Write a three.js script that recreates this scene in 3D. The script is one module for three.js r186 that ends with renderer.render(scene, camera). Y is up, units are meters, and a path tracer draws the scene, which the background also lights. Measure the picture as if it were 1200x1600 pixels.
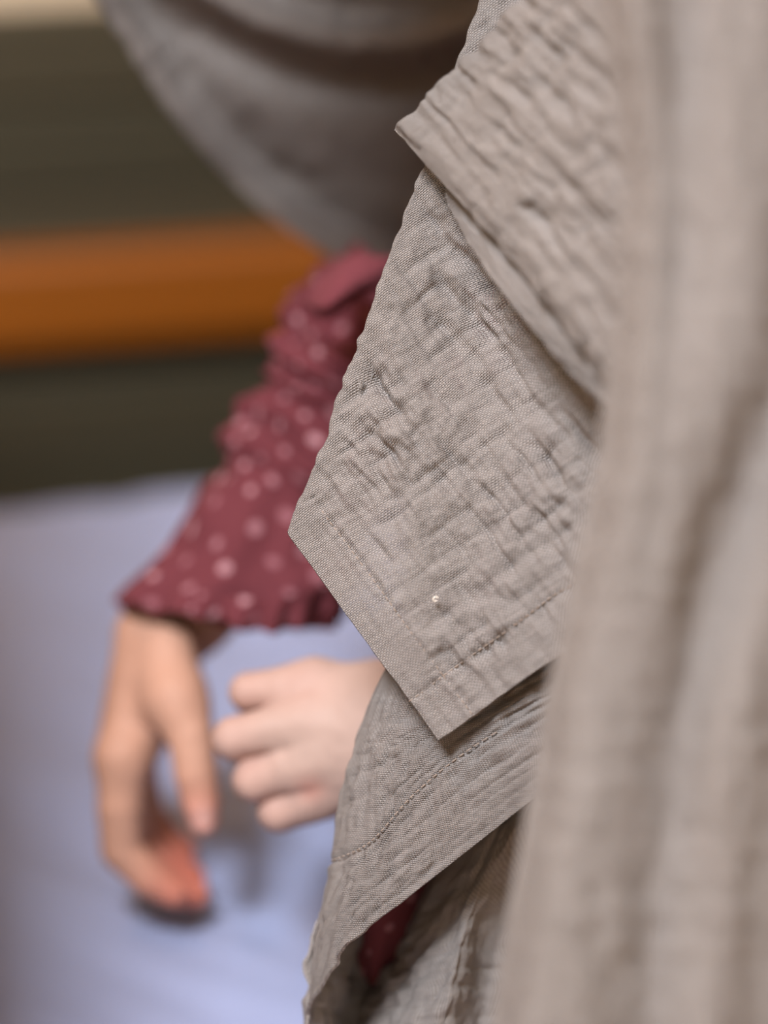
import * as THREE from 'three';
import { ImprovedNoise } from 'three/addons/math/ImprovedNoise.js';
import { RoundedBoxGeometry } from 'three/addons/geometries/RoundedBoxGeometry.js';
import { mergeGeometries } from 'three/addons/utils/BufferGeometryUtils.js';
import { RectAreaLightUniformsLib } from 'three/addons/lights/RectAreaLightUniformsLib.js';

// ------------------------------------------------------------------ camera, light, exposure
const scene = new THREE.Scene();
scene.background = new THREE.Color(0x0a0b0d);
const FOCAL = 4923;                       // focal length in pixels of the 1200 x 1600 frame
const PITCH = THREE.MathUtils.degToRad(25);
const CAM = new THREE.Vector3(0, 1.167, 0);
const FWD = new THREE.Vector3(0, -Math.sin(PITCH), -Math.cos(PITCH));
const UP = new THREE.Vector3(0, Math.cos(PITCH), -Math.sin(PITCH));
const camera = new THREE.PerspectiveCamera(2 * Math.atan(800 / FOCAL) * 180 / Math.PI, 0.75, 0.05, 50);
camera.position.copy(CAM);
camera.up.set(0, 1, 0);
camera.lookAt(CAM.clone().add(FWD));
camera.focus = 1.1;
camera.userData.fStop = 2.4;
scene.add(camera);

const renderer = new THREE.WebGLRenderer({ antialias: true });
renderer.toneMapping = THREE.LinearToneMapping;
renderer.toneMappingExposure = 1.0;
renderer.shadowMap.enabled = true;
RectAreaLightUniformsLib.init();

const BED = 0.45;                         // height of the bed top
const ROOM = { x0: -1.7, x1: 1.5, z0: -1.95, z1: 1.6, h: 2.3 };
// daylight: a roof window above the photographer, an added fill window in the wall behind; a warm globe lamp hangs above the bed
const SKYLIGHT = { x: -0.52, z: 0.06, w: 0.48, d: 0.48, color: 0xf5f6fb, power: 122 };
const FILL_WINDOW = { x: 0.55, y: 1.45, w: 1.0, h: 1.1, color: 0xfff1e2, power: 1.6 };  // unseen source behind the camera, added as weak warm fill
const LAMP = { x: -0.52, y: 2.02, z: -0.98, color: 0xffc79a, power: 1.0 };
function rectLight(color, power, w, h, pos, target) {
  const l = new THREE.RectAreaLight(color, power, w, h);
  l.position.copy(pos); l.lookAt(target); scene.add(l); return l;
}
rectLight(SKYLIGHT.color, SKYLIGHT.power, SKYLIGHT.w, SKYLIGHT.d, new THREE.Vector3(SKYLIGHT.x, ROOM.h - 0.004, SKYLIGHT.z), new THREE.Vector3(SKYLIGHT.x, 0, SKYLIGHT.z));
rectLight(FILL_WINDOW.color, FILL_WINDOW.power, FILL_WINDOW.w, FILL_WINDOW.h, new THREE.Vector3(FILL_WINDOW.x, FILL_WINDOW.y, ROOM.z1 - 0.012), new THREE.Vector3(FILL_WINDOW.x, FILL_WINDOW.y, 0));

// ------------------------------------------------------------------ helpers
const V3 = (x, y, z) => new THREE.Vector3(x, y, z);
// a point of the room given as a sight line of the survey (px, py) and its distance along the camera's axis
const P = (px, py, d) => CAM.clone().addScaledVector(FWD, d).addScaledVector(UP, -(py - 800) / FOCAL * d).add(V3((px - 600) / FOCAL * d, 0, 0));
const onBed = (px, py, h = 0) => {
  const dy = FWD.y - (py - 800) / FOCAL * UP.y;
  return P(px, py, (BED + h - CAM.y) / dy);
};
let seed = 20240611;
const rnd = () => { seed = (seed + 0x6d2b79f5) | 0; let t = Math.imul(seed ^ (seed >>> 15), 1 | seed); t = (t + Math.imul(t ^ (t >>> 7), 61 | t)) ^ t; return ((t ^ (t >>> 14)) >>> 0) / 4294967296; };
const PN = new ImprovedNoise();
const noise = (x, y, z = 0) => PN.noise(x + 31.7, y + 17.3, z + 5.1);
const fbm = (x, y, z = 0) => noise(x, y, z) + 0.5 * noise(2.1 * x, 2.1 * y, 2.1 * z + 9) + 0.25 * noise(4.3 * x, 4.3 * y, 4.3 * z + 4);
const clamp = (x, a = 0, b = 1) => Math.min(b, Math.max(a, x));
const sstep = (a, b, x) => { const t = clamp((x - a) / (b - a)); return t * t * (3 - 2 * t); };
const gauss = (x, s) => Math.exp(-(x * x) / (2 * s * s));
const lerp = (a, b, t) => a + (b - a) * t;
function poly(pts, y) {                    // x of a polyline of [y, x] at y
  if (y <= pts[0][0]) return pts[0][1] + (y - pts[0][0]) * (pts[1][1] - pts[0][1]) / (pts[1][0] - pts[0][0]);
  for (let i = 1; i < pts.length; i++) if (y <= pts[i][0] || i === pts.length - 1) { const [a, b] = [pts[i - 1], pts[i]]; return lerp(a[1], b[1], (y - a[0]) / (b[0] - a[0])); }
}
function spline(pts, t) {                  // Catmull-Rom through points (arrays), t in 0..1
  const n = pts.length - 1, x = clamp(t) * n, i = Math.min(n - 1, Math.floor(x)), f = x - i;
  const p0 = pts[Math.max(0, i - 1)], p1 = pts[i], p2 = pts[i + 1], p3 = pts[Math.min(n, i + 2)];
  const a = i === 0 ? p1.map((c, k) => 2 * c - p2[k]) : p0, b = i === n - 1 ? p2.map((c, k) => 2 * c - p1[k]) : p3;
  return p1.map((c, k) => 0.5 * (2 * c + (p2[k] - a[k]) * f + (2 * a[k] - 5 * c + 4 * p2[k] - b[k]) * f * f + (3 * c - a[k] - 3 * p2[k] + b[k]) * f * f * f));
}
const patch = (rows, u, v) => spline(rows.map((r) => spline(r, u)), v);

const taken = new Map();
function add(o, name, parent, data = {}) {
  if (!parent) { const n = taken.get(name) || 0; taken.set(name, n + 1); o.name = n ? `${name}_${String(n).padStart(3, '0')}` : name; } else o.name = name;
  Object.assign(o.userData, data);
  o.castShadow = o.receiveShadow = true;
  (parent || scene).add(o);
  return o;
}
const mesh = (name, geo, mat, parent, data) => add(new THREE.Mesh(geo, mat), name, parent, data);
const group = (name, data, parent) => add(new THREE.Group(), name, parent, data);

// a sheet of cloth with thickness: base(u, v) -> Vector3, relief(u, v) -> metres along the normal, uv(u, v) -> metres of cloth
function sheet(nu, nv, base, { relief = () => 0, thick = 0.0008, uv, facing = CAM } = {}) {
  const w = nu + 1, N = w * (nv + 1), pos = new Float32Array(N * 3), pts = [];
  for (let j = 0; j <= nv; j++) for (let i = 0; i <= nu; i++) pts.push(base(i / nu, j / nv));
  const at = (i, j) => pts[clamp(j, 0, nv) * w + clamp(i, 0, nu)];
  const nrm = [], a = V3(), b = V3();
  let sign = 0;
  for (let j = 0; j <= nv; j++) for (let i = 0; i <= nu; i++) {
    a.subVectors(at(i + 1, j), at(i - 1, j)); b.subVectors(at(i, j + 1), at(i, j - 1));
    const n = V3().crossVectors(a, b).normalize();
    nrm.push(n); sign += n.dot(V3().subVectors(facing, at(i, j)));
  }
  if (!uv) {                               // no layout given: metres measured along the cloth itself
    const U = new Float32Array(N), W = new Float32Array(N);
    for (let j = 0; j <= nv; j++) for (let i = 0; i <= nu; i++) { const k = j * w + i; U[k] = i ? U[k - 1] + pts[k].distanceTo(pts[k - 1]) : 0; W[k] = j ? W[k - w] + pts[k].distanceTo(pts[k - w]) : 0; }
    uv = (u, v) => { const k = Math.round(v * nv) * w + Math.round(u * nu); return [W[k], U[k]]; };
  }
  const s = sign >= 0 ? 1 : -1, uvs = new Float32Array(N * 4), all = new Float32Array(N * 6);
  for (let j = 0; j <= nv; j++) for (let i = 0; i <= nu; i++) {
    const k = j * w + i, h = relief(i / nu, j / nv, pts[k]), n = nrm[k], t = uv(i / nu, j / nv, pts[k]);
    for (let c = 0; c < 3; c++) {
      const nc = n.getComponent(c) * s, q = pts[k].getComponent(c);
      all[k * 3 + c] = q + nc * h; all[(N + k) * 3 + c] = q + nc * (h - thick);
    }
    uvs[k * 2] = t[0]; uvs[k * 2 + 1] = t[1];
    uvs[(N + k) * 2] = t[0] + 0.000335; uvs[(N + k) * 2 + 1] = t[1] + 0.000335;   // the second layer of the double cloth lies half a yarn aside
  }
  const idx = [];
  const tri = (x, y, z) => (s > 0 ? idx.push(x, y, z) : idx.push(x, z, y));
  for (let j = 0; j < nv; j++) for (let i = 0; i < nu; i++) {
    const k = j * w + i;
    tri(k, k + 1, k + w); tri(k + 1, k + w + 1, k + w);
    tri(N + k, N + k + w, N + k + 1); tri(N + k + 1, N + k + w, N + k + w + 1);
  }
  const side = (p, q) => { tri(p, N + p, q); tri(q, N + p, N + q); };
  for (let i = 0; i < nu; i++) { side(i, i + 1); side(nv * w + i + 1, nv * w + i); }
  for (let j = 0; j < nv; j++) { side((j + 1) * w, j * w); side(j * w + nu, (j + 1) * w + nu); }
  const g = new THREE.BufferGeometry();
  g.setAttribute('position', new THREE.BufferAttribute(all, 3));
  g.setAttribute('uv', new THREE.BufferAttribute(uvs, 2));
  g.setIndex(idx); g.computeVertexNormals();
  return g;
}
// closed tube: ring(v, angle) -> Vector3
function tube(na, nv, ring, { thick = 0.0009, uv, relief } = {}) {
  return sheet(na, nv, (u, v) => ring(v, u * Math.PI * 2), { thick, uv, relief });
}

// ------------------------------------------------------------------ procedural textures
function dataTexture(n, f, srgb) {
  const d = new Uint8Array(n * n * 4);
  for (let y = 0; y < n; y++) for (let x = 0; x < n; x++) {
    const c = f(x / n, y / n), k = (y * n + x) * 4;
    const [r, g, b] = Array.isArray(c) ? c : [c, c, c];
    d[k] = clamp(r) * 255; d[k + 1] = clamp(g) * 255; d[k + 2] = clamp(b) * 255; d[k + 3] = 255;
  }
  const t = new THREE.DataTexture(d, n, n);
  t.wrapS = t.wrapT = THREE.RepeatWrapping; t.magFilter = THREE.LinearFilter; t.minFilter = THREE.LinearMipmapLinearFilter; t.generateMipmaps = true;
  if (srgb) t.colorSpace = THREE.SRGBColorSpace;
  t.needsUpdate = true;
  return t;
}
function weave(threads, pixels) {          // plain weave of slubby yarn, tileable
  const wt = [], wf = [];
  for (let i = 0; i < threads; i++) { wt.push([0.9 + 0.15 * rnd(), rnd() * 6.28, 0.97 + 0.045 * rnd()]); wf.push([0.9 + 0.15 * rnd(), rnd() * 6.28, 0.97 + 0.045 * rnd()]); }
  const H = (x, y) => {
    const wob = 0.10 * Math.sin(2 * Math.PI * (3 * y)) + 0.07 * Math.sin(2 * Math.PI * (7 * y + 0.3)), wob2 = 0.10 * Math.sin(2 * Math.PI * (4 * x)) + 0.06 * Math.sin(2 * Math.PI * (9 * x + 0.2));
    const X = x * threads + wob + threads, Y = y * threads + wob2 + threads, i = Math.floor(X) % threads, j = Math.floor(Y) % threads, fx = X - Math.floor(X) - 0.5, fy = Y - Math.floor(Y) - 0.5;
    const over = (i + j) % 2 ? 1 : -1;
    const prof = (f, wd) => Math.sqrt(Math.max(0, 1 - (f / (0.375 * wd)) ** 2));
    const slubA = wt[i][0] * (1 + 0.15 * Math.sin(2 * Math.PI * 2 * y + wt[i][1])), slubB = wf[j][0] * (1 + 0.15 * Math.sin(2 * Math.PI * 2 * x + wf[j][1]));
    const a = prof(fx, Math.min(1.05, slubA)) * (0.62 + 0.38 * over * Math.cos(Math.PI * fy)), b = prof(fy, Math.min(1.05, slubB)) * (0.62 - 0.38 * over * Math.cos(Math.PI * fx));
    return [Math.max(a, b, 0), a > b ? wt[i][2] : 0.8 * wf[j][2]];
  };
  return {
    height: dataTexture(pixels, (x, y) => H(x, y)[0]),
    color: dataTexture(pixels, (x, y) => { const v = H(x, y)[1]; return [0.97 * v, 0.97 * v, 0.97 * v]; }, true),   // weft toned deeper than warp, painting in the weave's shaded contrast
    cover: dataTexture(pixels, (x, y) => (H(x, y)[0] > 0.16 ? 1 : 0)),     // open pores between the yarns
  };
}
const scaled = (t, metres) => { const c = t.clone(); c.repeat.set(1 / metres, 1 / metres); c.needsUpdate = true; return c; };
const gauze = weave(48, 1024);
const PITCH_M = 0.0322;                    // 48 yarns of 0.67 mm
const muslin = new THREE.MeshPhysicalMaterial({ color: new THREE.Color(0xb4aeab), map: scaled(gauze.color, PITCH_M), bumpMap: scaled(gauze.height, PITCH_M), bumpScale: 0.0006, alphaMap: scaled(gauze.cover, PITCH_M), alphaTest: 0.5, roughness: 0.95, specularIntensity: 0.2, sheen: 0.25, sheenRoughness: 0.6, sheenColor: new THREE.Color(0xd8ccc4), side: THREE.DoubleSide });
const threadMat = new THREE.MeshStandardMaterial({ color: 0x93867c, roughness: 0.9 });
const paleThread = new THREE.MeshStandardMaterial({ color: 0xece6dc, roughness: 0.8 });
// dotted print of the dress: irregular small pale dots on maroon
const dotTex = (() => {
  const n = 1024, c = document.createElement('canvas'); c.width = c.height = n;
  const g = c.getContext('2d');
  g.fillStyle = '#612730'; g.fillRect(0, 0, n, n);
  const k = 6, s = n / k;
  for (let j = 0; j < k; j++) for (let i = 0; i < k; i++) for (const o of [0, 0.5]) {
    const x = (i + o + 0.16 * (rnd() - 0.5)) * s, y = (j + o + 0.16 * (rnd() - 0.5)) * s, r = s * (0.095 + 0.045 * rnd());
    g.fillStyle = ['#9a6a73', '#ab7f87', '#8a5861'][Math.floor(rnd() * 3)];
    for (const dx of [-n, 0, n]) for (const dy of [-n, 0, n]) { g.beginPath(); g.ellipse(x + dx, y + dy, r, r * (0.85 + 0.2 * rnd()), rnd() * 3, 0, 7); g.fill(); }
  }
  const t = new THREE.CanvasTexture(c); t.colorSpace = THREE.SRGBColorSpace; t.wrapS = t.wrapT = THREE.RepeatWrapping; return t;
})();
const dotted = new THREE.MeshStandardMaterial({ map: scaled(dotTex, 0.118), roughness: 0.9, side: THREE.DoubleSide });
const maroon = new THREE.MeshStandardMaterial({ color: 0x7a3842, roughness: 0.9, bumpMap: scaled(gauze.height, 0.02), bumpScale: 0.0002, side: THREE.DoubleSide });
const cotton = new THREE.MeshPhysicalMaterial({ color: new THREE.Color(0xa8b4da), bumpMap: scaled(gauze.height, 0.02), bumpScale: 0.0002, roughness: 0.9, specularIntensity: 0.3, side: THREE.DoubleSide });
const woodTex = dataTexture(512, (x, y) => {
  const g = 0.5 + 0.5 * Math.sin(2 * Math.PI * (y * 9 + 0.5 * Math.sin(2 * Math.PI * x) + 0.25 * Math.sin(2 * Math.PI * (3 * x + 2 * y)))), f = 0.5 + 0.5 * Math.sin(2 * Math.PI * (y * 61 + 0.6 * Math.sin(2 * Math.PI * 2 * x)));
  const v = 0.84 + 0.11 * g + 0.05 * f; return [v, v * (0.96 + 0.04 * g), v * (0.9 + 0.1 * g)];
}, true);
const honeyWood = new THREE.MeshStandardMaterial({ color: 0x98580a, map: scaled(woodTex, 0.5), roughness: 0.5 });
const paleWood = new THREE.MeshStandardMaterial({ color: 0xb9905f, map: scaled(woodTex, 0.5), roughness: 0.55 });
const olives = [0x444130, 0x3d3c2c, 0x4b4836].map((c) => new THREE.MeshStandardMaterial({ color: c, map: scaled(woodTex, 0.6), roughness: 0.75 }));
const plaster = new THREE.MeshStandardMaterial({ color: 0xd8c9b0, roughness: 0.95 });
const floorMat = new THREE.MeshStandardMaterial({ color: 0x946b46, map: scaled(woodTex, 0.7), roughness: 0.6 });
const skin = new THREE.MeshPhysicalMaterial({ color: 0xffffff, vertexColors: true, roughness: 0.55, specularIntensity: 0.45 });

// ------------------------------------------------------------------ room shell
const wallYaw = THREE.MathUtils.degToRad(11), wallMid = P(250, 460, 1.98), wallZ = (x) => wallMid.z - (x - wallMid.x) * Math.tan(wallYaw);
const box = (w, h, d, x, y, z) => { const g = new THREE.BoxGeometry(w, h, d); g.translate(x, y, z); return g; };
const S = (label, category) => ({ kind: 'structure', label, category });
{
  const { x0, x1, z0, z1, h } = ROOM, W = x1 - x0, D = z1 - z0 + 1.2, cx = (x0 + x1) / 2, cz = (z0 + z1) / 2 - 0.6, T = 0.12;
  const fl = mesh('floor', box(W + 2 * T, T, D + 2 * T, cx, -T / 2, cz), floorMat, null, S('brown wooden floor of the bedroom', 'floor'));
  // ceiling with the opening of the roof window
  const s = SKYLIGHT, a0 = s.x - s.w / 2, a1 = s.x + s.w / 2, b0 = s.z - s.d / 2, b1 = s.z + s.d / 2, Z0 = cz - D / 2, Z1 = cz + D / 2;
  mesh('ceiling', mergeGeometries([
    box(a0 - x0, T, D, (x0 + a0) / 2, h + T / 2, cz), box(x1 - a1, T, D, (a1 + x1) / 2, h + T / 2, cz),
    box(s.w, T, b0 - Z0, s.x, h + T / 2, (Z0 + b0) / 2), box(s.w, T, Z1 - b1, s.x, h + T / 2, (Z1 + b1) / 2)]), plaster, null, S('plain cream plaster ceiling with a roof window', 'ceiling'));
  const glow = (c, p) => new THREE.MeshStandardMaterial({ color: 0x222222, emissive: c, emissiveIntensity: p });
  const w1 = group('window_1', S('small roof window letting in daylight', 'window'));
  mesh('pane', box(s.w, 0.01, s.d, s.x, h + 0.02, s.z), glow(s.color, 1.2), w1);
  mesh('frame', mergeGeometries([box(0.03, 0.05, s.d, a0 + 0.0, h + 0.05, s.z), box(0.03, 0.05, s.d, a1, h + 0.05, s.z), box(s.w, 0.05, 0.03, s.x, h + 0.05, b0), box(s.w, 0.05, 0.03, s.x, h + 0.05, b1)]), plaster, w1);
  mesh('wall_left', box(T, h, D, x0 - T / 2, h / 2, cz), plaster, null, S('plain cream plaster side wall by the bed lamp', 'wall'));
  mesh('wall_right', box(T, h, D, x1 + T / 2, h / 2, cz), plaster, null, S('plain cream plaster side wall facing the lamp', 'wall'));
  const q = FILL_WINDOW, l = q.x - q.w / 2, r = q.x + q.w / 2, bt = q.y - q.h / 2, tp = q.y + q.h / 2;
  mesh('wall_front', mergeGeometries([box(l - x0, h, T, (x0 + l) / 2, h / 2, z1 + T / 2), box(x1 - r, h, T, (x1 + r) / 2, h / 2, z1 + T / 2), box(q.w, bt, T, q.x, bt / 2, z1 + T / 2), box(q.w, h - tp, T, q.x, (h + tp) / 2, z1 + T / 2)]), plaster, null, S('cream plaster wall around the added window', 'wall'));
  const w2 = group('window_2', S('added fill window with a frosted pane', 'window'));
  mesh('pane', box(q.w, q.h, 0.01, q.x, q.y, z1 + 0.02), glow(q.color, 1.2), w2);
  mesh('frame', mergeGeometries([box(0.05, q.h, 0.06, l, q.y, z1 + 0.05), box(0.05, q.h, 0.06, r, q.y, z1 + 0.05), box(q.w, 0.05, 0.06, q.x, bt, z1 + 0.05), box(q.w, 0.05, 0.06, q.x, tp, z1 + 0.05)]), plaster, w2);

  // back wall: turned a little, cream above, dark olive boards below, a honey wood rail across them
  const wall = group('wall_back', S('dark olive boarded wall with cream plaster above', 'wall'));
  const yaw = wallYaw, mid = wallMid;
  wall.position.set(mid.x, 0, mid.z); wall.rotation.y = yaw;
  mesh('plaster', box(4.6, h, T, 0, h / 2, -T / 2 - 0.012), plaster, wall);
  const topY = 0.643, pitch = 0.058;
  const g = [0, 1, 2].map((k) => new RoundedBoxGeometry(4.6, pitch - 0.004, 0.018, 2, 0.004));
  for (let y = topY - pitch / 2, k = 0; y > 0; y -= pitch, k++) { const b = mesh('plank', g[k % 3], olives[(k * 7 + (k >> 1)) % 3], wall); b.position.set(0.13 * (k % 4), y, -0.003 + 0.002 * ((k * 5) % 3)); }
  const rail = mesh('trim_1', new RoundedBoxGeometry(4.5, 0.061, 0.03, 3, 0.008), honeyWood, null, S('honey coloured wooden rail across the dark boards', 'rail'));
  rail.position.set(mid.x, 0.466, mid.z).addScaledVector(V3(Math.sin(yaw), 0, Math.cos(yaw)), 0.022); rail.rotation.y = yaw;
}

// ------------------------------------------------------------------ bed and sheet
const e0 = onBed(0, 752), e1 = onBed(420, 704);
const bedYaw = Math.atan2(-(e1.z - e0.z), e1.x - e0.x);
const bedX = V3(Math.cos(bedYaw), 0, -Math.sin(bedYaw)), bedZ = V3(Math.sin(bedYaw), 0, Math.cos(bedYaw));   // along the far edge, and from it towards the viewer
{
  const o = V3(e0.x, 0, e0.z);
  const L0 = -0.160, L1 = 1.20, W = 0.80;
  const bed = group('bed', { label: 'low wooden single bed under the lavender sheet', category: 'bed' });
  const c = o.clone().addScaledVector(bedX, (L0 + L1) / 2).addScaledVector(bedZ, W / 2);
  bed.position.set(c.x, 0, c.z); bed.rotation.y = bedYaw;
  const mt = mesh('mattress', new RoundedBoxGeometry(L1 - L0 - 0.03, 0.17, W - 0.03, 4, 0.04), new THREE.MeshStandardMaterial({ color: 0xd9d6d2, roughness: 0.9 }), bed); mt.position.y = BED - 0.026 - 0.085;
  const fr = mesh('frame', new RoundedBoxGeometry(L1 - L0 - 0.02, 0.09, W - 0.02, 2, 0.008), paleWood, bed); fr.position.y = 0.22;
  for (const sx of [-1, 1]) for (const sz of [-1, 1]) { const lg = mesh('leg', new THREE.CylinderGeometry(0.03, 0.024, 0.18, 16), paleWood, bed); lg.position.set(sx * ((L1 - L0) / 2 - 0.1), 0.09, sz * (W / 2 - 0.1)); }
  // upright board and posts at one end, unseen, added to shade the sheet
  const arch = new THREE.Shape(), hw = W / 2 + 0.01;
  arch.moveTo(-hw, 0.24); arch.lineTo(hw, 0.24);
  for (let i = 0; i <= 40; i++) { const z = lerp(hw, -hw, i / 40); arch.lineTo(z, 0.66 + 0.25 * Math.cos(Math.PI * z / (2 * hw))); }
  const hb = mesh('added_headboard', new THREE.ExtrudeGeometry(arch, { depth: 0.022, bevelEnabled: true, bevelSize: 0.004, bevelThickness: 0.004, bevelSegments: 2 }), paleWood, bed, { label: 'arched pale wooden board added to shade the sheet' });
  hb.rotation.y = -Math.PI / 2; hb.position.x = -(L1 - L0) / 2 - 0.011;
  for (const sz of [-1, 1]) { const added_post = mesh('added_post', new RoundedBoxGeometry(0.045, 0.70, 0.045, 3, 0.008), paleWood, bed); added_post.position.set(-(L1 - L0) / 2 - 0.026, 0.35, sz * (W / 2 + 0.005)); }
  // the sheet: flat on the mattress, rounded over its edges and hanging down a little
  const R = 0.05, drop = 0.10;
  const prof = (x, len) => {               // arc position from one edge -> [across, down]
    const arc = R * Math.PI / 2, total = len - 2 * R + 2 * arc + 2 * drop; let s = x * total;
    const one = (s) => (s < drop ? [0, drop + R - s] : s < drop + arc ? [R - R * Math.cos((s - drop) / R), R - R * Math.sin((s - drop) / R)] : [R + s - drop - arc, 0]);
    return s < total / 2 ? one(s) : (([a, d]) => [len - a, d])(one(total - s));
  };
  const geo = sheet(240, 180, (u, v) => {
    const [a, d1] = prof(u, L1 - L0), [b, d2] = prof(v, W);
    return o.clone().addScaledVector(bedX, L0 + a).addScaledVector(bedZ, b).setY(BED - Math.max(d1, d2));
  }, {
    facing: V3(0, 3, -1.2), thick: 0.001, uv: (u, v) => [u * 1.6, v * 1.1],
    relief: (u, v, p) => {
      const q = p.clone().sub(o), x = q.dot(bedX), z = q.dot(bedZ);
      const flat = sstep(BED - 0.10, BED - 0.01, p.y);
      const along = x * 0.80 - z * 0.60, across = x * 0.60 + z * 0.80;   // shallow drawn folds running across the bed
      return flat * (0.0045 * fbm(along * 22, across * 3.5, 1) + 0.003 * noise(x * 7, z * 7) + 0.0012 * Math.sin(along * 70 + 3 * noise(across * 5, along * 5)) * sstep(-0.2, 0.4, noise(x * 6, z * 6, 3)));
    },
  });
  mesh('bedsheet', geo, cotton, null, { label: 'smooth lavender blue bedsheet spread beneath the hands', category: 'bedsheet' });
}

// ------------------------------------------------------------------ person: body with two hands
const person = group('person', { label: 'seated person in taupe muslin cape and maroon dotted dress, hands resting', category: 'person' });

function surfaceNets(sdf, lo, hi, cell) {
  const n = [0, 1, 2].map((k) => Math.ceil((hi[k] - lo[k]) / cell) + 1), [X, Y, Z] = n, f = new Float32Array(X * Y * Z), id = (i, j, k) => (k * Y + j) * X + i;
  for (let k = 0; k < Z; k++) for (let j = 0; j < Y; j++) for (let i = 0; i < X; i++) f[id(i, j, k)] = sdf(lo[0] + i * cell, lo[1] + j * cell, lo[2] + k * cell);
  const vid = new Int32Array(X * Y * Z).fill(-1), pos = [], idx = [];
  const E = []; for (let a = 0; a < 8; a++) for (const b of [1, 2, 4]) if (!(a & b)) E.push([a, a | b]);
  for (let k = 0; k < Z - 1; k++) for (let j = 0; j < Y - 1; j++) for (let i = 0; i < X - 1; i++) {
    const c = []; let m = 0;
    for (let a = 0; a < 8; a++) { const d = f[id(i + (a & 1), j + ((a >> 1) & 1), k + (a >> 2))]; c.push(d); if (d < 0) m++; }
    if (m === 0 || m === 8) continue;
    let x = 0, y = 0, z = 0, q = 0;
    for (const [a, b] of E) if ((c[a] < 0) !== (c[b] < 0)) {
      const t = c[a] / (c[a] - c[b]); q++;
      x += lerp(a & 1, b & 1, t); y += lerp((a >> 1) & 1, (b >> 1) & 1, t); z += lerp(a >> 2, b >> 2, t);
    }
    vid[id(i, j, k)] = pos.length / 3;
    pos.push(lo[0] + (i + x / q) * cell, lo[1] + (j + y / q) * cell, lo[2] + (k + z / q) * cell);
  }
  const quad = (a, b, c, d, flip) => (flip ? idx.push(a, c, b, a, d, c) : idx.push(a, b, c, a, c, d));
  for (let k = 1; k < Z - 1; k++) for (let j = 1; j < Y - 1; j++) for (let i = 1; i < X - 1; i++) {
    const s = f[id(i, j, k)] < 0;
    if (s !== (f[id(i + 1, j, k)] < 0)) quad(vid[id(i, j - 1, k - 1)], vid[id(i, j, k - 1)], vid[id(i, j, k)], vid[id(i, j - 1, k)], !s);
    if (s !== (f[id(i, j + 1, k)] < 0)) quad(vid[id(i - 1, j, k - 1)], vid[id(i - 1, j, k)], vid[id(i, j, k)], vid[id(i, j, k - 1)], !s);
    if (s !== (f[id(i, j, k + 1)] < 0)) quad(vid[id(i - 1, j - 1, k)], vid[id(i, j - 1, k)], vid[id(i, j, k)], vid[id(i - 1, j, k)], !s);
  }
  const nor = new Float32Array(pos.length), e = cell * 0.6;
  for (let v = 0; v < pos.length; v += 3) {
    const [x, y, z] = [pos[v], pos[v + 1], pos[v + 2]], g = V3(sdf(x + e, y, z) - sdf(x - e, y, z), sdf(x, y + e, z) - sdf(x, y - e, z), sdf(x, y, z + e) - sdf(x, y, z - e)).normalize();
    nor[v] = g.x; nor[v + 1] = g.y; nor[v + 2] = g.z;
  }
  const geo = new THREE.BufferGeometry();
  geo.setAttribute('position', new THREE.Float32BufferAttribute(pos, 3));
  geo.setAttribute('normal', new THREE.BufferAttribute(nor, 3));
  geo.setIndex(idx);
  return geo;
}
// tapered capsule between joints a and b, each [Vector3, radius]
const cone = ([a, ra], [b, rb]) => {
  const dx = b.x - a.x, dy = b.y - a.y, dz = b.z - a.z, l2 = dx * dx + dy * dy + dz * dz + 1e-12;
  return (x, y, z) => {
    const px = x - a.x, py = y - a.y, pz = z - a.z, t = clamp((px * dx + py * dy + pz * dz) / l2), qx = px - t * dx, qy = py - t * dy, qz = pz - t * dz;
    return Math.sqrt(qx * qx + qy * qy + qz * qz) - (ra + (rb - ra) * t);
  };
};
const smin = (a, b, k) => { const h = Math.max(k - Math.abs(a - b), 0) / k; return Math.min(a, b) - h * h * k * 0.25; };
const chain = (joints, k) => { const cs = joints.slice(1).map((j, i) => cone(joints[i], j)); return (x, y, z) => { let d = cs[0](x, y, z); for (let i = 1; i < cs.length; i++) d = smin(d, cs[i](x, y, z), k); return d; }; };
const union = (parts, k) => (x, y, z) => { let d = parts[0](x, y, z); for (let i = 1; i < parts.length; i++) d = smin(d, parts[i](x, y, z), k); return d; };
// a joint given in survey pixels, distance and a radius in pixels at that distance
const J = (px, py, d, r) => [P(px, py, d), r * d / FOCAL];
const bounds = (joints, pad) => { const lo = [9, 9, 9], hi = [-9, -9, -9]; for (const [p, r] of joints) for (let k = 0; k < 3; k++) { lo[k] = Math.min(lo[k], p.getComponent(k) - r - pad); hi[k] = Math.max(hi[k], p.getComponent(k) + r + pad); } return [lo, hi]; };
const SKIN = new THREE.Color(0xb68d79), ROSE = new THREE.Color(0xc26a58), PALE = new THREE.Color(0xdfb3a8);
function skinColors(geo, tips, base = SKIN) {   // skin tone: rosy fingertips and knuckles, faint mottling, painted red light through inner fingers
  const p = geo.attributes.position, c = new Float32Array(p.count * 3), col = new THREE.Color(), v = V3();
  for (let i = 0; i < p.count; i++) {
    v.fromBufferAttribute(p, i); col.copy(base);
    for (const [q, r, amount, tone] of tips) col.lerp(tone || ROSE, amount * gauss(v.distanceTo(q), r));
    const m = 1 + 0.04 * fbm(v.x * 90, v.y * 90, v.z * 90);
    c[i * 3] = col.r * m; c[i * 3 + 1] = col.g * m; c[i * 3 + 2] = col.b * m;
  }
  geo.setAttribute('color', new THREE.BufferAttribute(c, 3));
  return geo;
}
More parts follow.
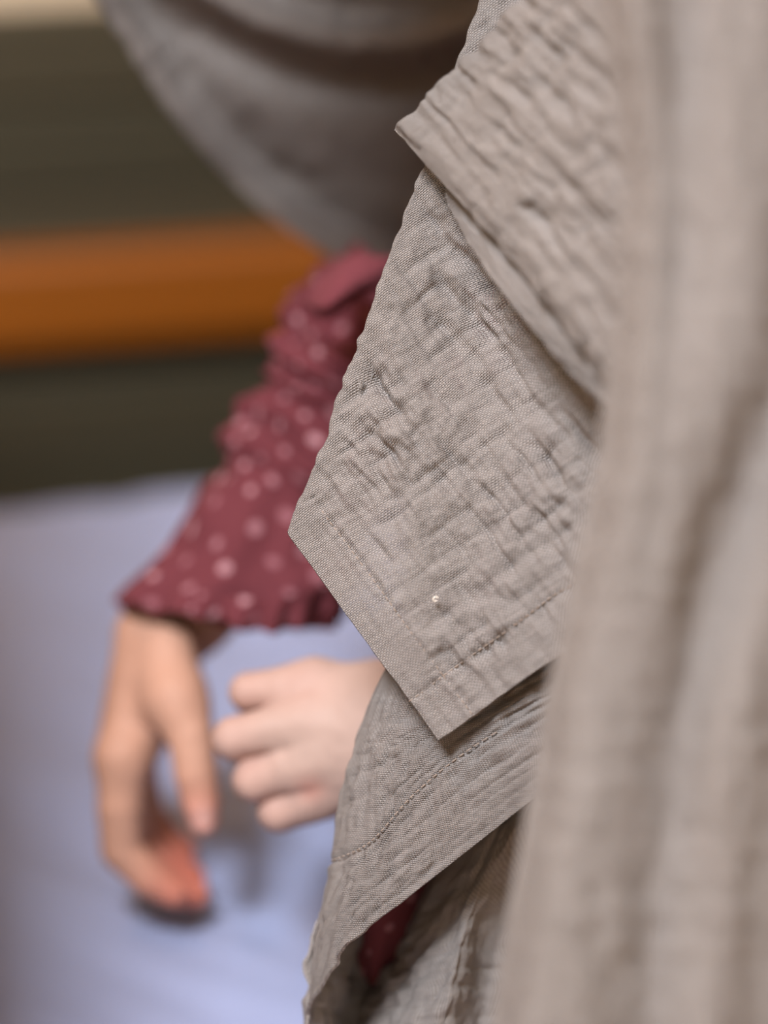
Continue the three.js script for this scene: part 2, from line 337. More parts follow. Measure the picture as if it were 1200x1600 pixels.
function hand(palm, fingers, arm, tips, cell, kPalm, kRoot, base) {
  const f = union(fingers.map((j) => chain(j, 0.0006)), 0.0014), b = union([...palm.map((j) => chain(j, 0.006)), chain(arm, 0.008)], kPalm);
  const sdf = (x, y, z) => smin(b(x, y, z), f(x, y, z), kRoot) + 0.0003 * noise(x * 160, y * 160, z * 160);
  const [lo, hi] = bounds([...palm.flat(), ...fingers.flat(), ...arm], 0.004);
  return skinColors(surfaceNets(sdf, lo, hi, cell), tips, base);
}
let bodyGeo, bodiceGeo;
{
  // hanging hand (her far hand): seen from the thumb side, fingers curling in
  const d = 1.294;
  const wrist = J(245, 992, d + 0.016, 47);
  const palmA = [
    [wrist, J(192, 1180, d, 40)], [wrist, J(190, 1185, d + 0.017, 40)], [wrist, J(196, 1182, d + 0.033, 38)], [J(255, 1000, d + 0.02, 46), J(206, 1170, d + 0.047, 34)],
    [J(240, 1060, d + 0.006, 52), J(215, 1150, d + 0.012, 44)],
    [J(262, 1015, d - 0.002, 42), J(276, 1095, d - 0.010, 46)],
  ];
  const fingersA = [
    [J(191, 1185, d, 40), J(187, 1262, d + 0.000, 36), J(190, 1328, d + 0.003, 33), J(232, 1372, d + 0.004, 29), J(272, 1394, d + 0.006, 24)],
    [J(192, 1190, d + 0.017, 38), J(200, 1262, d + 0.018, 35), J(205, 1326, d + 0.020, 33), J(255, 1376, d + 0.022, 29), J(305, 1397, d + 0.025, 23)],
    [J(200, 1186, d + 0.033, 36), J(210, 1255, d + 0.035, 33), J(218, 1308, d + 0.037, 31), J(265, 1352, d + 0.039, 27), J(300, 1372, d + 0.040, 22)],
    [J(210, 1172, d + 0.047, 32), J(222, 1230, d + 0.050, 28), J(232, 1272, d + 0.051, 26), J(262, 1310, d + 0.052, 23), J(288, 1330, d + 0.053, 19)],
    [J(276, 1090, d - 0.010, 44), J(298, 1150, d - 0.016, 37), J(306, 1210, d - 0.018, 34), J(314, 1255, d - 0.017, 30), J(318, 1281, d - 0.016, 24)],
  ];
  const armA = [J(560, 660, 1.34, 78), J(430, 860, 1.33, 66), J(300, 968, 1.322, 54), wrist];
  const tipsA = [];
  for (const f of fingersA) tipsA.push([f[4][0], 0.010, 0.7]);
  tipsA.push([P(318, 1284, d - 0.024), 0.0045, 0.8, PALE], [fingersA[1][3][0], 0.012, 0.6], [fingersA[2][3][0], 0.012, 0.6]);  // pale thumb nail; inner fingers reddened as if light shone through them
  const A = hand(palmA, fingersA, armA, tipsA, 0.0014, 0.010, 0.008);

  // loose fist (her near hand): back of the hand to the viewer, four fingers bent away
  const e = 1.205;
  const wristB = J(680, 1140, e, 78);
  const palmB = [
    [wristB, J(492, 1072, e + 0.008, 38)], [wristB, J(480, 1130, e, 40)], [wristB, J(490, 1190, e, 40)], [wristB, J(512, 1235, e + 0.006, 36)],
    [J(600, 1100, e + 0.004, 66), J(600, 1185, e + 0.004, 66)],
    [J(620, 1100, e + 0.02, 50), J(520, 1090, e + 0.035, 42)],
  ];
  const fingersB = [
    [J(492, 1070, e + 0.008, 36), J(440, 1076, e + 0.007, 34), J(388, 1081, e + 0.010, 31), J(392, 1090, e + 0.032, 28), J(440, 1095, e + 0.040, 25)],
    [J(480, 1128, e, 36), J(420, 1140, e - 0.001, 35), J(366, 1154, e + 0.002, 35), J(372, 1160, e + 0.028, 30), J(430, 1160, e + 0.038, 26)],
    [J(490, 1185, e, 36), J(445, 1202, e, 35), J(398, 1219, e + 0.003, 35), J(402, 1222, e + 0.027, 30), J(450, 1215, e + 0.036, 26)],
    [J(512, 1232, e + 0.006, 34), J(475, 1253, e + 0.005, 35), J(437, 1268, e + 0.007, 34), J(440, 1268, e + 0.028, 27), J(480, 1255, e + 0.036, 23)],
    [J(540, 1085, e + 0.034, 40), J(470, 1085, e + 0.05, 32), J(440, 1110, e + 0.055, 30), J(425, 1140, e + 0.056, 25)],
  ];
  const armB = [J(890, 1075, 1.182, 88), J(780, 1130, 1.194, 84), wristB];
  const tipsB = [[P(485, 1235, e - 0.008), 0.004, 0.35], ...fingersB.slice(0, 4).map((f) => [f[2][0], 0.009, 0.16]), [P(470, 1065, e - 0.004), 0.01, 0.12]];
  const B = hand(palmB, fingersB, armB, tipsB, 0.0014, 0.012, 0.009, new THREE.Color(0xb0988e));  // fist base differs from SKIN: its cooler light is painted into the colour

  // torso, head, upper arms and folded legs, hidden under the clothes
  const j = (x, y, z, r) => [V3(x, y, z), r];
  const parts = [
    chain([j(0.20, 0.565, -1.20, 0.088), j(0.19, 0.66, -1.19, 0.082), j(0.18, 0.79, -1.18, 0.09), j(0.13, 0.88, -1.17, 0.05), j(0.08, 0.955, -1.15, 0.036), j(0.03, 1.0, -1.16, 0.05)], 0.05),
    chain([j(0.007, 1.06, -1.165, 0.082), j(-0.013, 1.04, -1.165, 0.07)], 0.03), chain([j(-0.058, 1.005, -1.165, 0.03), j(-0.033, 0.99, -1.165, 0.04)], 0.02), chain([j(-0.091, 1.035, -1.165, 0.008), j(-0.083, 1.05, -1.165, 0.012)], 0.02),
    chain([j(0.165, 0.86, -1.10, 0.045), j(0.15, 0.80, -1.055, 0.042), [P(960, 820, 1.20), 0.032], [P(890, 1070, 1.18), 0.024]], 0.03),
    chain([j(0.165, 0.86, -1.26, 0.045), j(0.13, 0.78, -1.30, 0.034), [P(650, 600, 1.33), 0.028], [P(430, 850, 1.31), 0.018]], 0.03),
    chain([j(0.22, 0.55, -1.25, 0.07), j(0.13, 0.535, -1.33, 0.055), j(0.30, 0.515, -1.36, 0.04)], 0.03),
    chain([j(0.22, 0.55, -1.14, 0.07), j(0.12, 0.535, -1.10, 0.055), j(0.30, 0.515, -1.08, 0.04)], 0.03),
  ];
  const body = skinColors(surfaceNets(union(parts, 0.03), [-0.2, 0.44, -1.48], [0.42, 1.18, -0.95], 0.009), []);
  bodyGeo = mergeGeometries([body, A, B]);
  // the dress above the waist: a loose layer over torso and arms
  const cover = union([
    chain([j(0.20, 0.575, -1.20, 0.090), j(0.19, 0.66, -1.19, 0.088), j(0.18, 0.79, -1.18, 0.096), j(0.14, 0.87, -1.17, 0.055)], 0.05),
    chain([j(0.165, 0.86, -1.10, 0.052), j(0.15, 0.80, -1.055, 0.049), [P(960, 820, 1.20), 0.040], [P(895, 1070, 1.182), 0.034], [P(770, 1132, 1.192), 0.028]], 0.01),
    chain([j(0.165, 0.86, -1.26, 0.052), j(0.13, 0.78, -1.30, 0.042), [P(650, 600, 1.33), 0.036], [P(560, 680, 1.335), 0.026], [P(490, 780, 1.33), 0.0225]], 0.01),
  ], 0.03);
  bodiceGeo = surfaceNets((x, y, z) => cover(x, y, z) + 0.004 * noise(x * 30, y * 18, z * 30), [-0.08, 0.46, -1.42], [0.36, 0.96, -0.95], 0.008);
  const q = bodiceGeo.attributes.position, lay = new Float32Array(q.count * 2);
  for (let i = 0; i < q.count; i++) { lay[i * 2] = Math.atan2(q.getZ(i) + 1.18, q.getX(i) - 0.17) * 0.1; lay[i * 2 + 1] = q.getY(i); }
  bodiceGeo.setAttribute('uv', new THREE.BufferAttribute(lay, 2));
}
mesh('body', bodyGeo, skin, person, { label: 'two bare hands, one hanging open and one loosely closed' });

// ------------------------------------------------------------------ maroon dotted dress
mesh('dress_bodice', bodiceGeo, dotted, person, { label: 'maroon dotted top of the dress under the cape' });
{
  const rings = [ // outline of the sleeve: [left x, left y, right x, right y]
    [560, 380, 715, 505], [470, 462, 660, 570], [432, 535, 615, 640], [426, 592, 600, 705], [372, 664, 580, 780], [340, 735, 565, 850], [268, 850, 545, 925], [184, 946, 524, 970],
  ];
  const ring = (v, a) => {
    const [x0, y0, x1, y1] = spline(rings, v), cx = (x0 + x1) / 2, cy = (y0 + y1) / 2, hx = (x1 - x0) / 2, hy = (y1 - y0) / 2, d = lerp(1.31, 1.302, v), hw = Math.hypot(hx, hy) * 0.72;
    const box = (q) => Math.sign(q) * Math.pow(Math.abs(q), 0.84), c = box(Math.cos(a)), s = box(Math.sin(a));
    return P(cx + hx * c, cy + hy * c + 24 * s * sstep(-1.0, 0.5, c) * sstep(0.6, 1, v), d - hw * s * d / FOCAL);
  };
  const relief = (u, v) => {
    const a = u * Math.PI * 2, w = (x) => sstep(0, 0.1, v) * x;
    const per = (f, o) => noise(Math.cos(a) * f + o, Math.sin(a) * f, v * 9);
    return w(0.0065 * per(1.6, 2) * (1 - 0.7 * sstep(0.75, 0.95, v)) + 0.0038 * per(3.5, 7) * (1 - 0.6 * sstep(0.75, 0.95, v)) + 0.0028 * Math.sin(v * 60 + 5 * per(1.2, 4)) * (1 - sstep(0.5, 0.75, v)) + 0.0035 * Math.sin(a * 9 + 3 * per(1, 1)) * sstep(0.86, 1, v));
  };
  const sl = mesh('dress_sleeve', tube(180, 200, ring, { relief, uv: (u, v) => [u * 0.236, v * 0.19], thick: 0.001 }), dotted, person, { label: 'loose maroon sleeve printed with small pink dots' });
  // gathered band across the top of the sleeve
  const rows = [
    [[522, 404, 1.262], [560, 395, 1.25], [610, 400, 1.25], [680, 400, 1.27]],
    [[496, 440, 1.252], [535, 430, 1.240], [590, 425, 1.242], [670, 420, 1.262]],
    [[474, 470, 1.255], [510, 478, 1.236], [575, 446, 1.240], [660, 440, 1.262]],
    [[482, 482, 1.265], [512, 496, 1.246], [580, 456, 1.248], [662, 450, 1.268]],
  ];
  mesh('sleeve_band', sheet(70, 60, (u, v) => P(...patch(rows, u, v)), { thick: 0.0015, relief: (u, v) => 0.0008 * noise(u * 7, v * 3) }), maroon, sl, { label: 'plain maroon band without dots' });
  const ruf = [[300, 962, 1.266], [350, 972, 1.263], [400, 988, 1.261], [440, 985, 1.259], [480, 978, 1.266], [522, 955, 1.280]], top = [[310, 925, 1.266], [360, 930, 1.263], [410, 936, 1.258], [450, 930, 1.256], [490, 920, 1.264], [530, 905, 1.278]];
  mesh('ruffle', sheet(120, 24, (u, v) => { const a = spline(top, u), b = spline(ruf, u); return P(lerp(a[0], b[0], v), lerp(a[1], b[1], v) + 5 * v * Math.sin(u * 26), lerp(a[2], b[2], v) - 0.004 * v * Math.sin(u * 26 + 1)); }, { thick: 0.001 }), dotted, sl);
  // part of the skirt drawn up over the knee, under the cape
  const lap = [
    [[560, 1290, 1.200], [600, 1270, 1.172], [650, 1250, 1.165], [740, 1220, 1.175]],
    [[536, 1380, 1.195], [572, 1370, 1.160], [640, 1350, 1.156], [720, 1310, 1.172]],
    [[520, 1470, 1.200], [575, 1465, 1.164], [630, 1445, 1.164], [700, 1400, 1.180]],
    [[530, 1545, 1.215], [575, 1545, 1.182], [625, 1525, 1.182], [690, 1480, 1.195]],
  ];
  mesh('dress_lap', sheet(110, 110, (u, v) => P(...patch(lap, u, v)), { thick: 0.001, relief: (u, v) => 0.0016 * noise(u * 6, v * 3, 2) }), dotted, person, { label: 'gathered maroon dotted cloth over the knee' });
  // skirt gathered over the folded legs
  const c = V3(0.165, BED + 0.016, -1.185);
  const skirt = sheet(260, 60, (u, v) => {
    const a = u * Math.PI * 2, t = Math.pow(v, 0.8), pleat = 0.010 * Math.sin(a * 17 + 2 * noise(Math.cos(a) * 2, Math.sin(a) * 2)) * v;
    const r = lerp(0.075, 0.165, Math.sin(t * Math.PI / 2)) + pleat;
    return V3(c.x + r * Math.cos(a), lerp(0.585, c.y, Math.pow(v, 1.7)), c.z + r * Math.sin(a));
  }, { facing: V3(0.15, 3, -1.2), thick: 0.001, uv: (u, v) => [u * 0.944, v * 0.24] });
  mesh('dress_skirt', skirt, dotted, person, { label: 'maroon dotted skirt in the shade under the cape' });
}

// ------------------------------------------------------------------ muslin cape and headscarf
// crinkle of double gauze on cloth coordinates in metres
const hash = (i, k) => { const x = Math.sin(i * 127.1 + k * 311.7) * 43758.5453; return x - Math.floor(x); };
function pucker(t, s, pitch, k) {          // irregular tucked lines across t that come and go along s (millimetres)
  let h = 0; const c = Math.floor(t / pitch);
  for (let i = c - 1; i <= c + 1; i++) {
    const at = (i + 0.5 + 0.6 * (hash(i, k) - 0.5)) * pitch + 2.0 * noise(s * 0.05, i * 7.3, k) + 0.8 * noise(s * 0.2, i * 3.1, k);
    const on = clamp(0.55 + 1.2 * noise(s * 0.06, i * 5.7, k + 3));
    const d = t - at;
    h -= on * (0.55 * gauss(d, 0.7 + 0.7 * hash(i, k + 9)) + 0.6 * gauss(d, 2.3));
  }
  return h;
}
function crinkle(s, t, amount = 1) {
  const S = s * 1000, T = t * 1000;
  const mod = 0.6 + 0.9 * clamp(0.5 + 1.1 * noise(S * 0.02, T * 0.025, 14));
  return amount * mod * 0.00165 * (0.95 * pucker(T, S, 8.2, 1) + 0.75 * pucker(S, T, 9.4, 50) + 1.05 * noise(S * 0.11, T * 0.13, 33) + 0.6 * noise(S * 0.08, T * 0.34, 39) + 0.3 * noise(S * 0.3, T * 0.3, 44));
}
const PX = 1.1 / FOCAL;                    // metres per survey pixel in the plane of focus
function stitches(line, d, parent, step = 11, len = 6.5) {   // small raised thread stitches along a seam; d(px,py) -> point on the cloth
  const parts = [];
  let total = 0; for (let i = 1; i < line.length; i++) total += Math.hypot(line[i][0] - line[i - 1][0], line[i][1] - line[i - 1][1]);
  for (let s = 0; s < total; s += step) {
    const a = spline(line, s / total), b = spline(line, Math.min(1, (s + len) / total)), A = d(...a), B = d(...b), m = A.clone().lerp(B, 0.5);
    const toCam = V3().subVectors(CAM, m).normalize();
    const cv = new THREE.QuadraticBezierCurve3(A.addScaledVector(toCam, -0.0002), m.addScaledVector(toCam, 0.0007), B.addScaledVector(toCam, -0.0002));
    parts.push(new THREE.TubeGeometry(cv, 4, 0.00028, 5));
  }
  return mesh('stitching', mergeGeometries(parts), threadMat, parent, { kind: 'stuff' });
}

// middle panel: a hemmed corner of cloth folded back along its long edge
{
  const C0 = [690, 1155], A = [0.594, 0.804], B = [0.804, -0.594], Q0 = [450, 830], N = [0.940, 0.340], F = [0.340, -0.940], r = 9;
  const depth = (x, y) => 1.100 - 0.035 * Math.pow(clamp((x - 450) / 520, 0, 2), 1.4) + 0.011 * gauss(x - lerp(700, 770, (y - 350) / 320), 62) * gauss(y - 500, 170) + 0.006 * clamp((700 - y) / 700, -1, 1) - 0.004 * gauss(x - 640, 50) * gauss(y - 900, 200) + 0.003 * noise(x / 130, y / 180);
  const O = (x, y, d) => CAM.clone().addScaledVector(FWD, d).addScaledVector(UP, -(y - 800) * PX).add(V3((x - 600) * PX, 0, 0));   // cloth is laid out flat in metres
  const at = (s, t) => {                   // cloth pixels -> point
    const x = C0[0] + s * A[0] + t * B[0], y = C0[1] + s * A[1] + t * B[1], dx = x - Q0[0], dy = y - Q0[1], e = dx * N[0] + dy * N[1], l = dx * F[0] + dy * F[1];
    const ae = Math.abs(e), h = Math.PI * r / 2, off = ae < h ? r * (1 - Math.cos(e / r)) : r + ae - h, dz = ae < h ? -r * Math.sin(e / r) : -Math.sign(e) * r;
    const wob = 3.5 * noise(l / 90, 3.3) + 2 * noise(l / 35, 1.3);
    const X = Q0[0] + l * F[0] + (off + wob) * N[0], Y = Q0[1] + l * F[1] + (off + wob) * N[1];
    return O(X, Y, depth(X, Y) + (dz + r) * PX + (e < 0 ? 0.004 * sstep(0, 60, -e) : 0));
  };
  const st = (u, v) => {
    const s = lerp(-990, 0, v), tf = 1.504 * (-404 - s), t0 = Math.max(0, tf - 90), t1 = Math.max(t0 + 200, (1015 - C0[0] - s * A[0]) / B[0]);
    return [s, lerp(t0, t1, u)];
  };
  const relief = (u, v) => {
    const [s, t] = st(u, v), hem = Math.min(sstep(30, 85, t + (s < -420 ? 200 : 0)), sstep(30, 85, -s));
    const seam = gauss(t - 66, 3.2) * (s > -420 ? 1 : 0) + gauss(-s - 76, 3.2);
    const ridge = gauss(t - 78, 6) * (s > -420 ? 1 : 0) * 0.5;
    const e = (C0[0] + s * A[0] + t * B[0] - Q0[0]) * N[0] + (C0[1] + s * A[1] + t * B[1] - Q0[1]) * N[1];
    return crinkle(s * PX, t * PX, (0.35 + 0.85 * hem + 0.55 * hem * gauss(t - 400, 140) * gauss(s + 520, 190)) * (0.3 + 0.7 * sstep(8, 45, Math.abs(e)))) - 0.0006 * seam + 0.0006 * ridge + 0.0012 * noise(s * 0.075, 3.1) * gauss(t - 74, 13) * (s > -420 ? 1 : 0) + 0.0007 * noise(t * 0.08, 8.1) * gauss(-s - 84, 10)
      + 0.00035 * Math.sin(t * 0.23 + 2 * noise(t / 40, 7)) * (1 - sstep(60, 80, -s)) - 0.0030 * gauss(t - 520 - 0.10 * (s + 600) - 4 * noise(s / 25, 1.1), 6) * gauss(s + 640, 75) - 0.0032 * gauss(t - 474 - 4 * noise(s / 25, 4.1), 6) * gauss(s + 575, 90) - 0.0026 * gauss(t - 428 - 4 * noise(s / 25, 7.1), 6) * gauss(s + 500, 80) - 0.0016 * gauss(t - 385 - 4 * noise(s / 25, 9.1), 6) * gauss(s + 430, 70);
  };
  const p = mesh('cape_front_panel', sheet(385, 465, (u, v) => at(...st(u, v)), { relief, thick: 0.0011, uv: (u, v) => { const [s, t] = st(u, v); return [s * PX, t * PX]; } }), muslin, person, { label: 'taupe double gauze cape panel with a stitched hem corner' });
  const bump = (s, t) => { const q = at(s, t); return q.addScaledVector(V3().subVectors(CAM, q).normalize(), crinkle(s * PX, t * PX, 0.7) - 0.0006); };
  stitches(Array.from({ length: 12 }, (_, i) => [lerp(-392, -76, i / 11), 66]), bump, p);
  stitches(Array.from({ length: 12 }, (_, i) => [-76, lerp(0, 360, i / 11)]), bump, p);
  stitches([[-76, 66], [-38, 66], [-4, 66]], bump, p);
  // a loose pale thread end
  const k = at((685 - 690) * A[0] + (936 - 1155) * A[1], (685 - 690) * B[0] + (936 - 1155) * B[1]), o = V3().subVectors(CAM, k).normalize().multiplyScalar(0.0024);
  mesh('loose_thread', new THREE.TubeGeometry(new THREE.CatmullRomCurve3([V3(0.0009, 0.0006, 0), V3(-0.0002, 0.0009, 0.0002), V3(-0.0008, 0.0001, 0.0003), V3(-0.0004, -0.0008, 0.0001), V3(0.0004, -0.0008, -0.0003)].map((q) => q.add(k).add(o))), 16, 0.00027, 6), paleThread, p, { label: 'tiny loose loop of pale thread' });
}
// upper flap with a pointed hem corner, and its under layer
{
  const C0 = [611, 203], A = [0.637, 0.771], B = [0.690, -0.724];
  const depth = (x, y) => 1.083 - 0.105 * Math.pow(clamp((x - 612) / 360, 0, 1.06), 1.15) + 0.0035 * noise(x / 90, y / 110, 4);
  const make = (name, shift, back, len, tMax, label) => {
    const st = (u, v) => [v * len, shift + u * tMax];
    const at = (s, t) => {
      const bow = 16 * Math.sin(Math.PI * clamp(s / 560)), x = C0[0] + s * A[0] + t * B[0] + bow * 0.6, y = C0[1] + s * A[1] + t * B[1] - bow * 0.5;
      const curl = 0.004 * gauss(t - shift, 9) + 0.004 * gauss(s, 9);
      return P(x, y, depth(x, y) + back + curl);
    };
    const relief = (u, v) => { const [s, t] = st(u, v); return crinkle(s * PX + 0.31, t * PX + 0.2, 1.05 * (0.55 + 0.45 * sstep(20, 70, t - shift))) + 0.0008 * gauss(t - shift - 80, 6) - 0.0008 * gauss(t - shift - 68, 4) + 0.0007 * gauss(t - 165, 7); };
    return mesh(name, sheet(Math.round(tMax * 0.52), Math.round(len * 0.52), (u, v) => at(...st(u, v)), { relief, thick: 0.0012 }), muslin, person, { label });
  };
  make('cape_upper_flap', 0, 0, 620, 520, 'crinkled upper flap of the taupe cape ending in a point');
}
{
  const rows = [ // under layer: [upper edge ... lower edge]
    [[690, 262, 1.082], [760, 340, 1.062], [850, 450, 1.036], [930, 560, 1.012], [1000, 660, 0.99]],
    [[694, 292, 1.082], [745, 360, 1.062], [830, 472, 1.036], [925, 590, 1.012], [985, 680, 0.99]],
    [[700, 326, 1.080], [738, 392, 1.064], [800, 478, 1.042], [862, 556, 1.030], [936, 630, 1.022]],
  ];
  mesh('cape_under_layer', sheet(200, 60, (u, v) => P(...patch(rows, u, v)), { thick: 0.0015, relief: (u, v) => crinkle(u * 0.09, v * 0.02, 0.5) }), muslin, person, { label: 'smooth under layer showing below the upper flap' });
}
// lower panel with a wide stitched hem
{
  const rows = [
    [[668, 960, 1.150], [640, 960, 1.128], [690, 955, 1.112], [750, 945, 1.105], [820, 920, 1.098], [900, 890, 1.09]],
    [[600, 1110, 1.150], [572, 1110, 1.126], [612, 1112, 1.110], [680, 1098, 1.102], [770, 1050, 1.094], [890, 990, 1.085]],
    [[562, 1232, 1.152], [532, 1236, 1.126], [582, 1215, 1.110], [650, 1170, 1.101], [740, 1110, 1.092], [885, 1030, 1.083]],
    [[545, 1342, 1.154], [516, 1346, 1.127], [578, 1316, 1.108], [648, 1240, 1.099], [742, 1165, 1.091], [880, 1085, 1.082]],
    [[520, 1440, 1.156], [496, 1450, 1.128], [560, 1380, 1.106], [650, 1315, 1.097], [752, 1235, 1.090], [900, 1140, 1.082]],
    [[500, 1600, 1.158], [480, 1580, 1.130], [540, 1478, 1.107], [640, 1400, 1.097], [764, 1303, 1.090], [915, 1182, 1.082]],
  ];
  const L = (u, v) => { const w = 0.02 + 0.98 * u; const [x, y, d] = patch(rows, w, v); return P(x, y, d); };
  const relief = (u, v) => crinkle(v * 0.16, u * 0.11 + 0.4, 0.7) * (0.6 + 0.4 * sstep(0.15, 0.3, u)) - 0.0010 * gauss(v - 0.6, 0.009) + 0.0004 * gauss(v - 0.62, 0.01) + 0.0005 * Math.sin(u * 60 + 5 * noise(u * 6, v * 3)) * sstep(0.62, 0.7, v) * (1 - sstep(0.9, 1, v));
  const p = mesh('cape_lower_panel', sheet(280, 400, L, { relief, thick: 0.0014 }), muslin, person, { label: 'taupe cape panel with a wide stitched hem over the wrist' });
  stitches(Array.from({ length: 14 }, (_, i) => [lerp(0.2, 0.86, i / 13), 0.6]), (u, v) => { const q = L(u, v); return q.addScaledVector(V3().subVectors(CAM, q).normalize(), -0.0003); }, p, 0.022, 0.013);
}
// inner side of the cape showing under the hem, and the lower fall of cloth
{
  const rows = [
    [[520, 1380, 1.150], [560, 1360, 1.158], [610, 1330, 1.165], [740, 1290, 1.20]],
    [[497, 1450, 1.136], [525, 1455, 1.150], [560, 1455, 1.166], [670, 1450, 1.225]],
    [[482, 1540, 1.133], [510, 1550, 1.146], [545, 1560, 1.164], [660, 1560, 1.225]],
    [[472, 1660, 1.134], [505, 1670, 1.146], [550, 1680, 1.160], [670, 1690, 1.215]],
  ];
  const I = mesh('cape_inner_fold', sheet(120, 200, (u, v) => P(...patch(rows, u, v)), { thick: 0.0012, relief: (u, v) => 0.0016 * Math.sin(u * 26 + v * 9 + 2 * noise(u * 4, v * 3)) + crinkle(v * 0.08, u * 0.04, 0.6) }), muslin, person, { label: 'shaded inner fold of the cape under the hem' });
  const fall = [
    [[690, 1270, 1.22], [745, 1250, 1.155], [800, 1215, 1.138], [860, 1180, 1.132], [930, 1150, 1.128], [990, 1120, 1.126]],
    [[600, 1400, 1.25], [665, 1375, 1.170], [725, 1335, 1.135], [790, 1300, 1.126], [850, 1285, 1.128], [960, 1260, 1.124]],
    [[530, 1520, 1.255], [600, 1500, 1.175], [660, 1465, 1.138], [730, 1440, 1.122], [782, 1445, 1.136], [900, 1430, 1.122]],
    [[500, 1600, 1.215], [562, 1590, 1.168], [625, 1570, 1.138], [705, 1550, 1.120], [762, 1550, 1.140], [870, 1540, 1.122]],
    [[480, 1670, 1.19], [540, 1690, 1.165], [590, 1700, 1.138], [680, 1700, 1.120], [745, 1700, 1.142], [850, 1700, 1.124]],
  ];
  mesh('cape_lower_fall', sheet(190, 240, (u, v) => P(...patch(fall, u, v)), { thick: 0.0012, relief: (u, v) => crinkle(v * 0.12, u * 0.08 + 0.7, 0.9) }), muslin, person, { label: 'lowest fall of taupe cape cloth below the hem' });
}
// side drape over the near shoulder and arm
{
  const edge = [[-160, 905], [0, 928], [130, 950], [300, 968], [430, 964], [560, 950], [700, 934], [850, 900], [1000, 871], [1100, 847], [1250, 825], [1400, 796], [1600, 766], [1760, 742]];
  const valley = [[-160, 1420], [80, 1360], [320, 1300], [560, 1238], [800, 1150], [1040, 1086], [1280, 1042], [1520, 1016], [1760, 1000]];
  const upper = [[-160, 1062], [100, 1062], [400, 1066], [700, 1050]];
  const depth = (x, y) => {
    const e = poly(edge, y), q = x - e, v = x - spline(valley, (y + 160) / 1920)[1];
    return 0.885 + 0.045 * (y / 1600) + 0.030 * gauss(q, 26) + 0.013 * gauss(v, 40) + 0.012 * sstep(0, 160, v) - 0.008 * gauss(v - 110, 45)
      + 0.006 * gauss(x - poly(upper, y), 30) * (1 - sstep(350, 800, y)) + 0.005 * noise(x / 120, y / 500, 6) + 0.0025 * noise(x / 50, y / 260, 2);
  };
  const geo = sheet(200, 280, (u, v) => { const y = lerp(-160, 1760, v), e = poly(edge, y), x = lerp(e, 1420, u) - (y > 1000 ? 0 : 0); return P(x, y, depth(x, y)); }, { thick: 0.0012, relief: (u, v) => crinkle(v * 0.35 + 0.5, u * 0.1, 0.35) });
  mesh('cape_side_drape', geo, muslin, person, { label: 'long taupe drape hanging in soft vertical folds over the arm' });
}
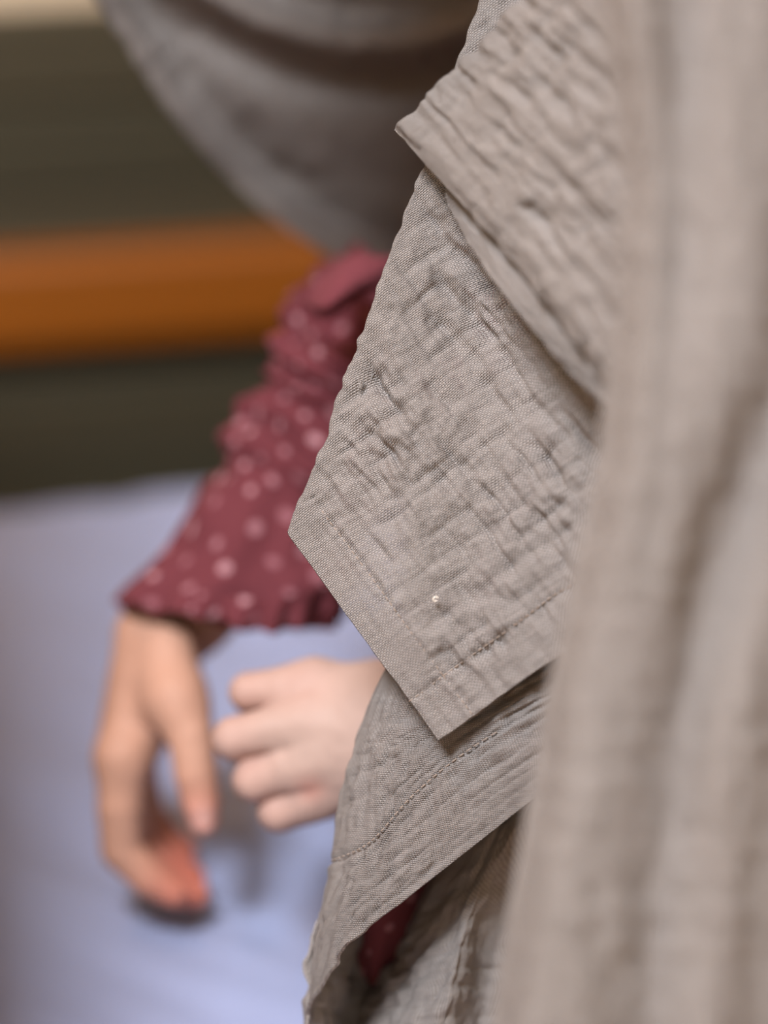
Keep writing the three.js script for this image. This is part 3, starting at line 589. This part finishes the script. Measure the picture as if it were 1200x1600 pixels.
// headscarf: hood over the head and the bowed front hanging below the chin
{
  const E = [[96, -90], [150, 0], [205, 85], [262, 172], [335, 258], [430, 345], [505, 395], [588, 438], [660, 470]];
  const rim = (u, v) => {
    const [ex, ey] = spline(E, u), w = v * 560, ang = lerp(0.55, 1.15, u), x = ex + w * Math.cos(ang), y = ey - w * Math.sin(ang);
    return [x, y, w];
  };
  const arcs = (x, y) => {                 // bowed folds: height above a hanging U
    const c = 590, U = 72 - 0.00115 * (x - c) ** 2 * (x < c ? 1 : 1.3);
    return y - U;
  };
  const K = (u, v) => {
    const [x, y, w] = rim(u, v), q = arcs(x, y);
    const d = 1.315 + 0.075 * clamp(y / 400, -0.5, 0.7) + 0.03 * sstep(240, 460, y) * 0.3 - 0.006 * gauss(w - 18, 14) + 0.011 * gauss(w - 62, 24) - 0.016 * gauss(q, 24) + 0.010 * gauss(q - 60, 30) + 0.012 * gauss(q + 60, 30) + 0.004 * noise(x / 140, y / 140, 3);
    return P(x, y, d);
  };
  const scarf = mesh('headscarf', sheet(170, 170, K, { thick: 0.0012, relief: (u, v) => crinkle(u * 0.2, v * 0.15, 0.5) }), muslin, person, { label: 'front of the taupe headscarf hanging in bowed folds' });
  const H = V3(-0.006, 1.058, -1.155);
  const hood = sheet(120, 80, (u, v) => {
    const a = lerp(0.62, 2 * Math.PI - 0.62, u) + Math.PI, y = v < 0.45 ? H.y + 0.115 * Math.cos(v / 0.45 * Math.PI / 2) : lerp(H.y, 0.945, (v - 0.45) / 0.55);
    const r = v < 0.45 ? 0.115 * Math.sin(Math.max(0.02, v / 0.45) * Math.PI / 2) : 0.115 + 0.03 * sstep(0.55, 1, v) + 0.006 * Math.sin(a * 9) * sstep(0.5, 0.9, v);
    return V3(H.x + r * Math.cos(a), y, H.z + r * Math.sin(a) * 0.95);
  }, { facing: V3(H.x, 9, H.z), thick: 0.0015, relief: (u, v) => crinkle(u * 0.6, v * 0.3, 0.5), uv: (u, v) => [u * 0.6, v * 0.3] });
  mesh('hood', hood, muslin, scarf);
}

// ------------------------------------------------------------------ hanging globe lamp that gives the warm light
{
  const t = group('globe_lamp', { label: 'white glass globe lamp hanging from the ceiling over the bed', category: 'lamp' });
  t.position.set(LAMP.x, LAMP.y, LAMP.z);
  const metal = new THREE.MeshStandardMaterial({ color: 0x6a5a40, roughness: 0.35, metalness: 0.8 });
  const rose = mesh('ceiling_rose', new THREE.CylinderGeometry(0.05, 0.05, 0.025, 32), metal, t); rose.position.y = ROOM.h - LAMP.y - 0.0125;
  const cord = mesh('cord', new THREE.CylinderGeometry(0.004, 0.004, ROOM.h - LAMP.y - 0.12, 10), metal, t); cord.position.y = (ROOM.h - LAMP.y + 0.10) / 2;
  const cap = mesh('cap', new THREE.CylinderGeometry(0.03, 0.045, 0.03, 32), metal, t); cap.position.y = 0.105;
  mesh('globe', new THREE.SphereGeometry(0.1, 40, 28), new THREE.MeshStandardMaterial({ color: 0xfff4e6, emissive: LAMP.color, emissiveIntensity: 1.4, roughness: 0.3 }), t);
  const l = new THREE.PointLight(LAMP.color, LAMP.power, 0, 2); l.castShadow = true; l.shadow.radius = 5; t.add(l);
}

renderer.render(scene, camera);
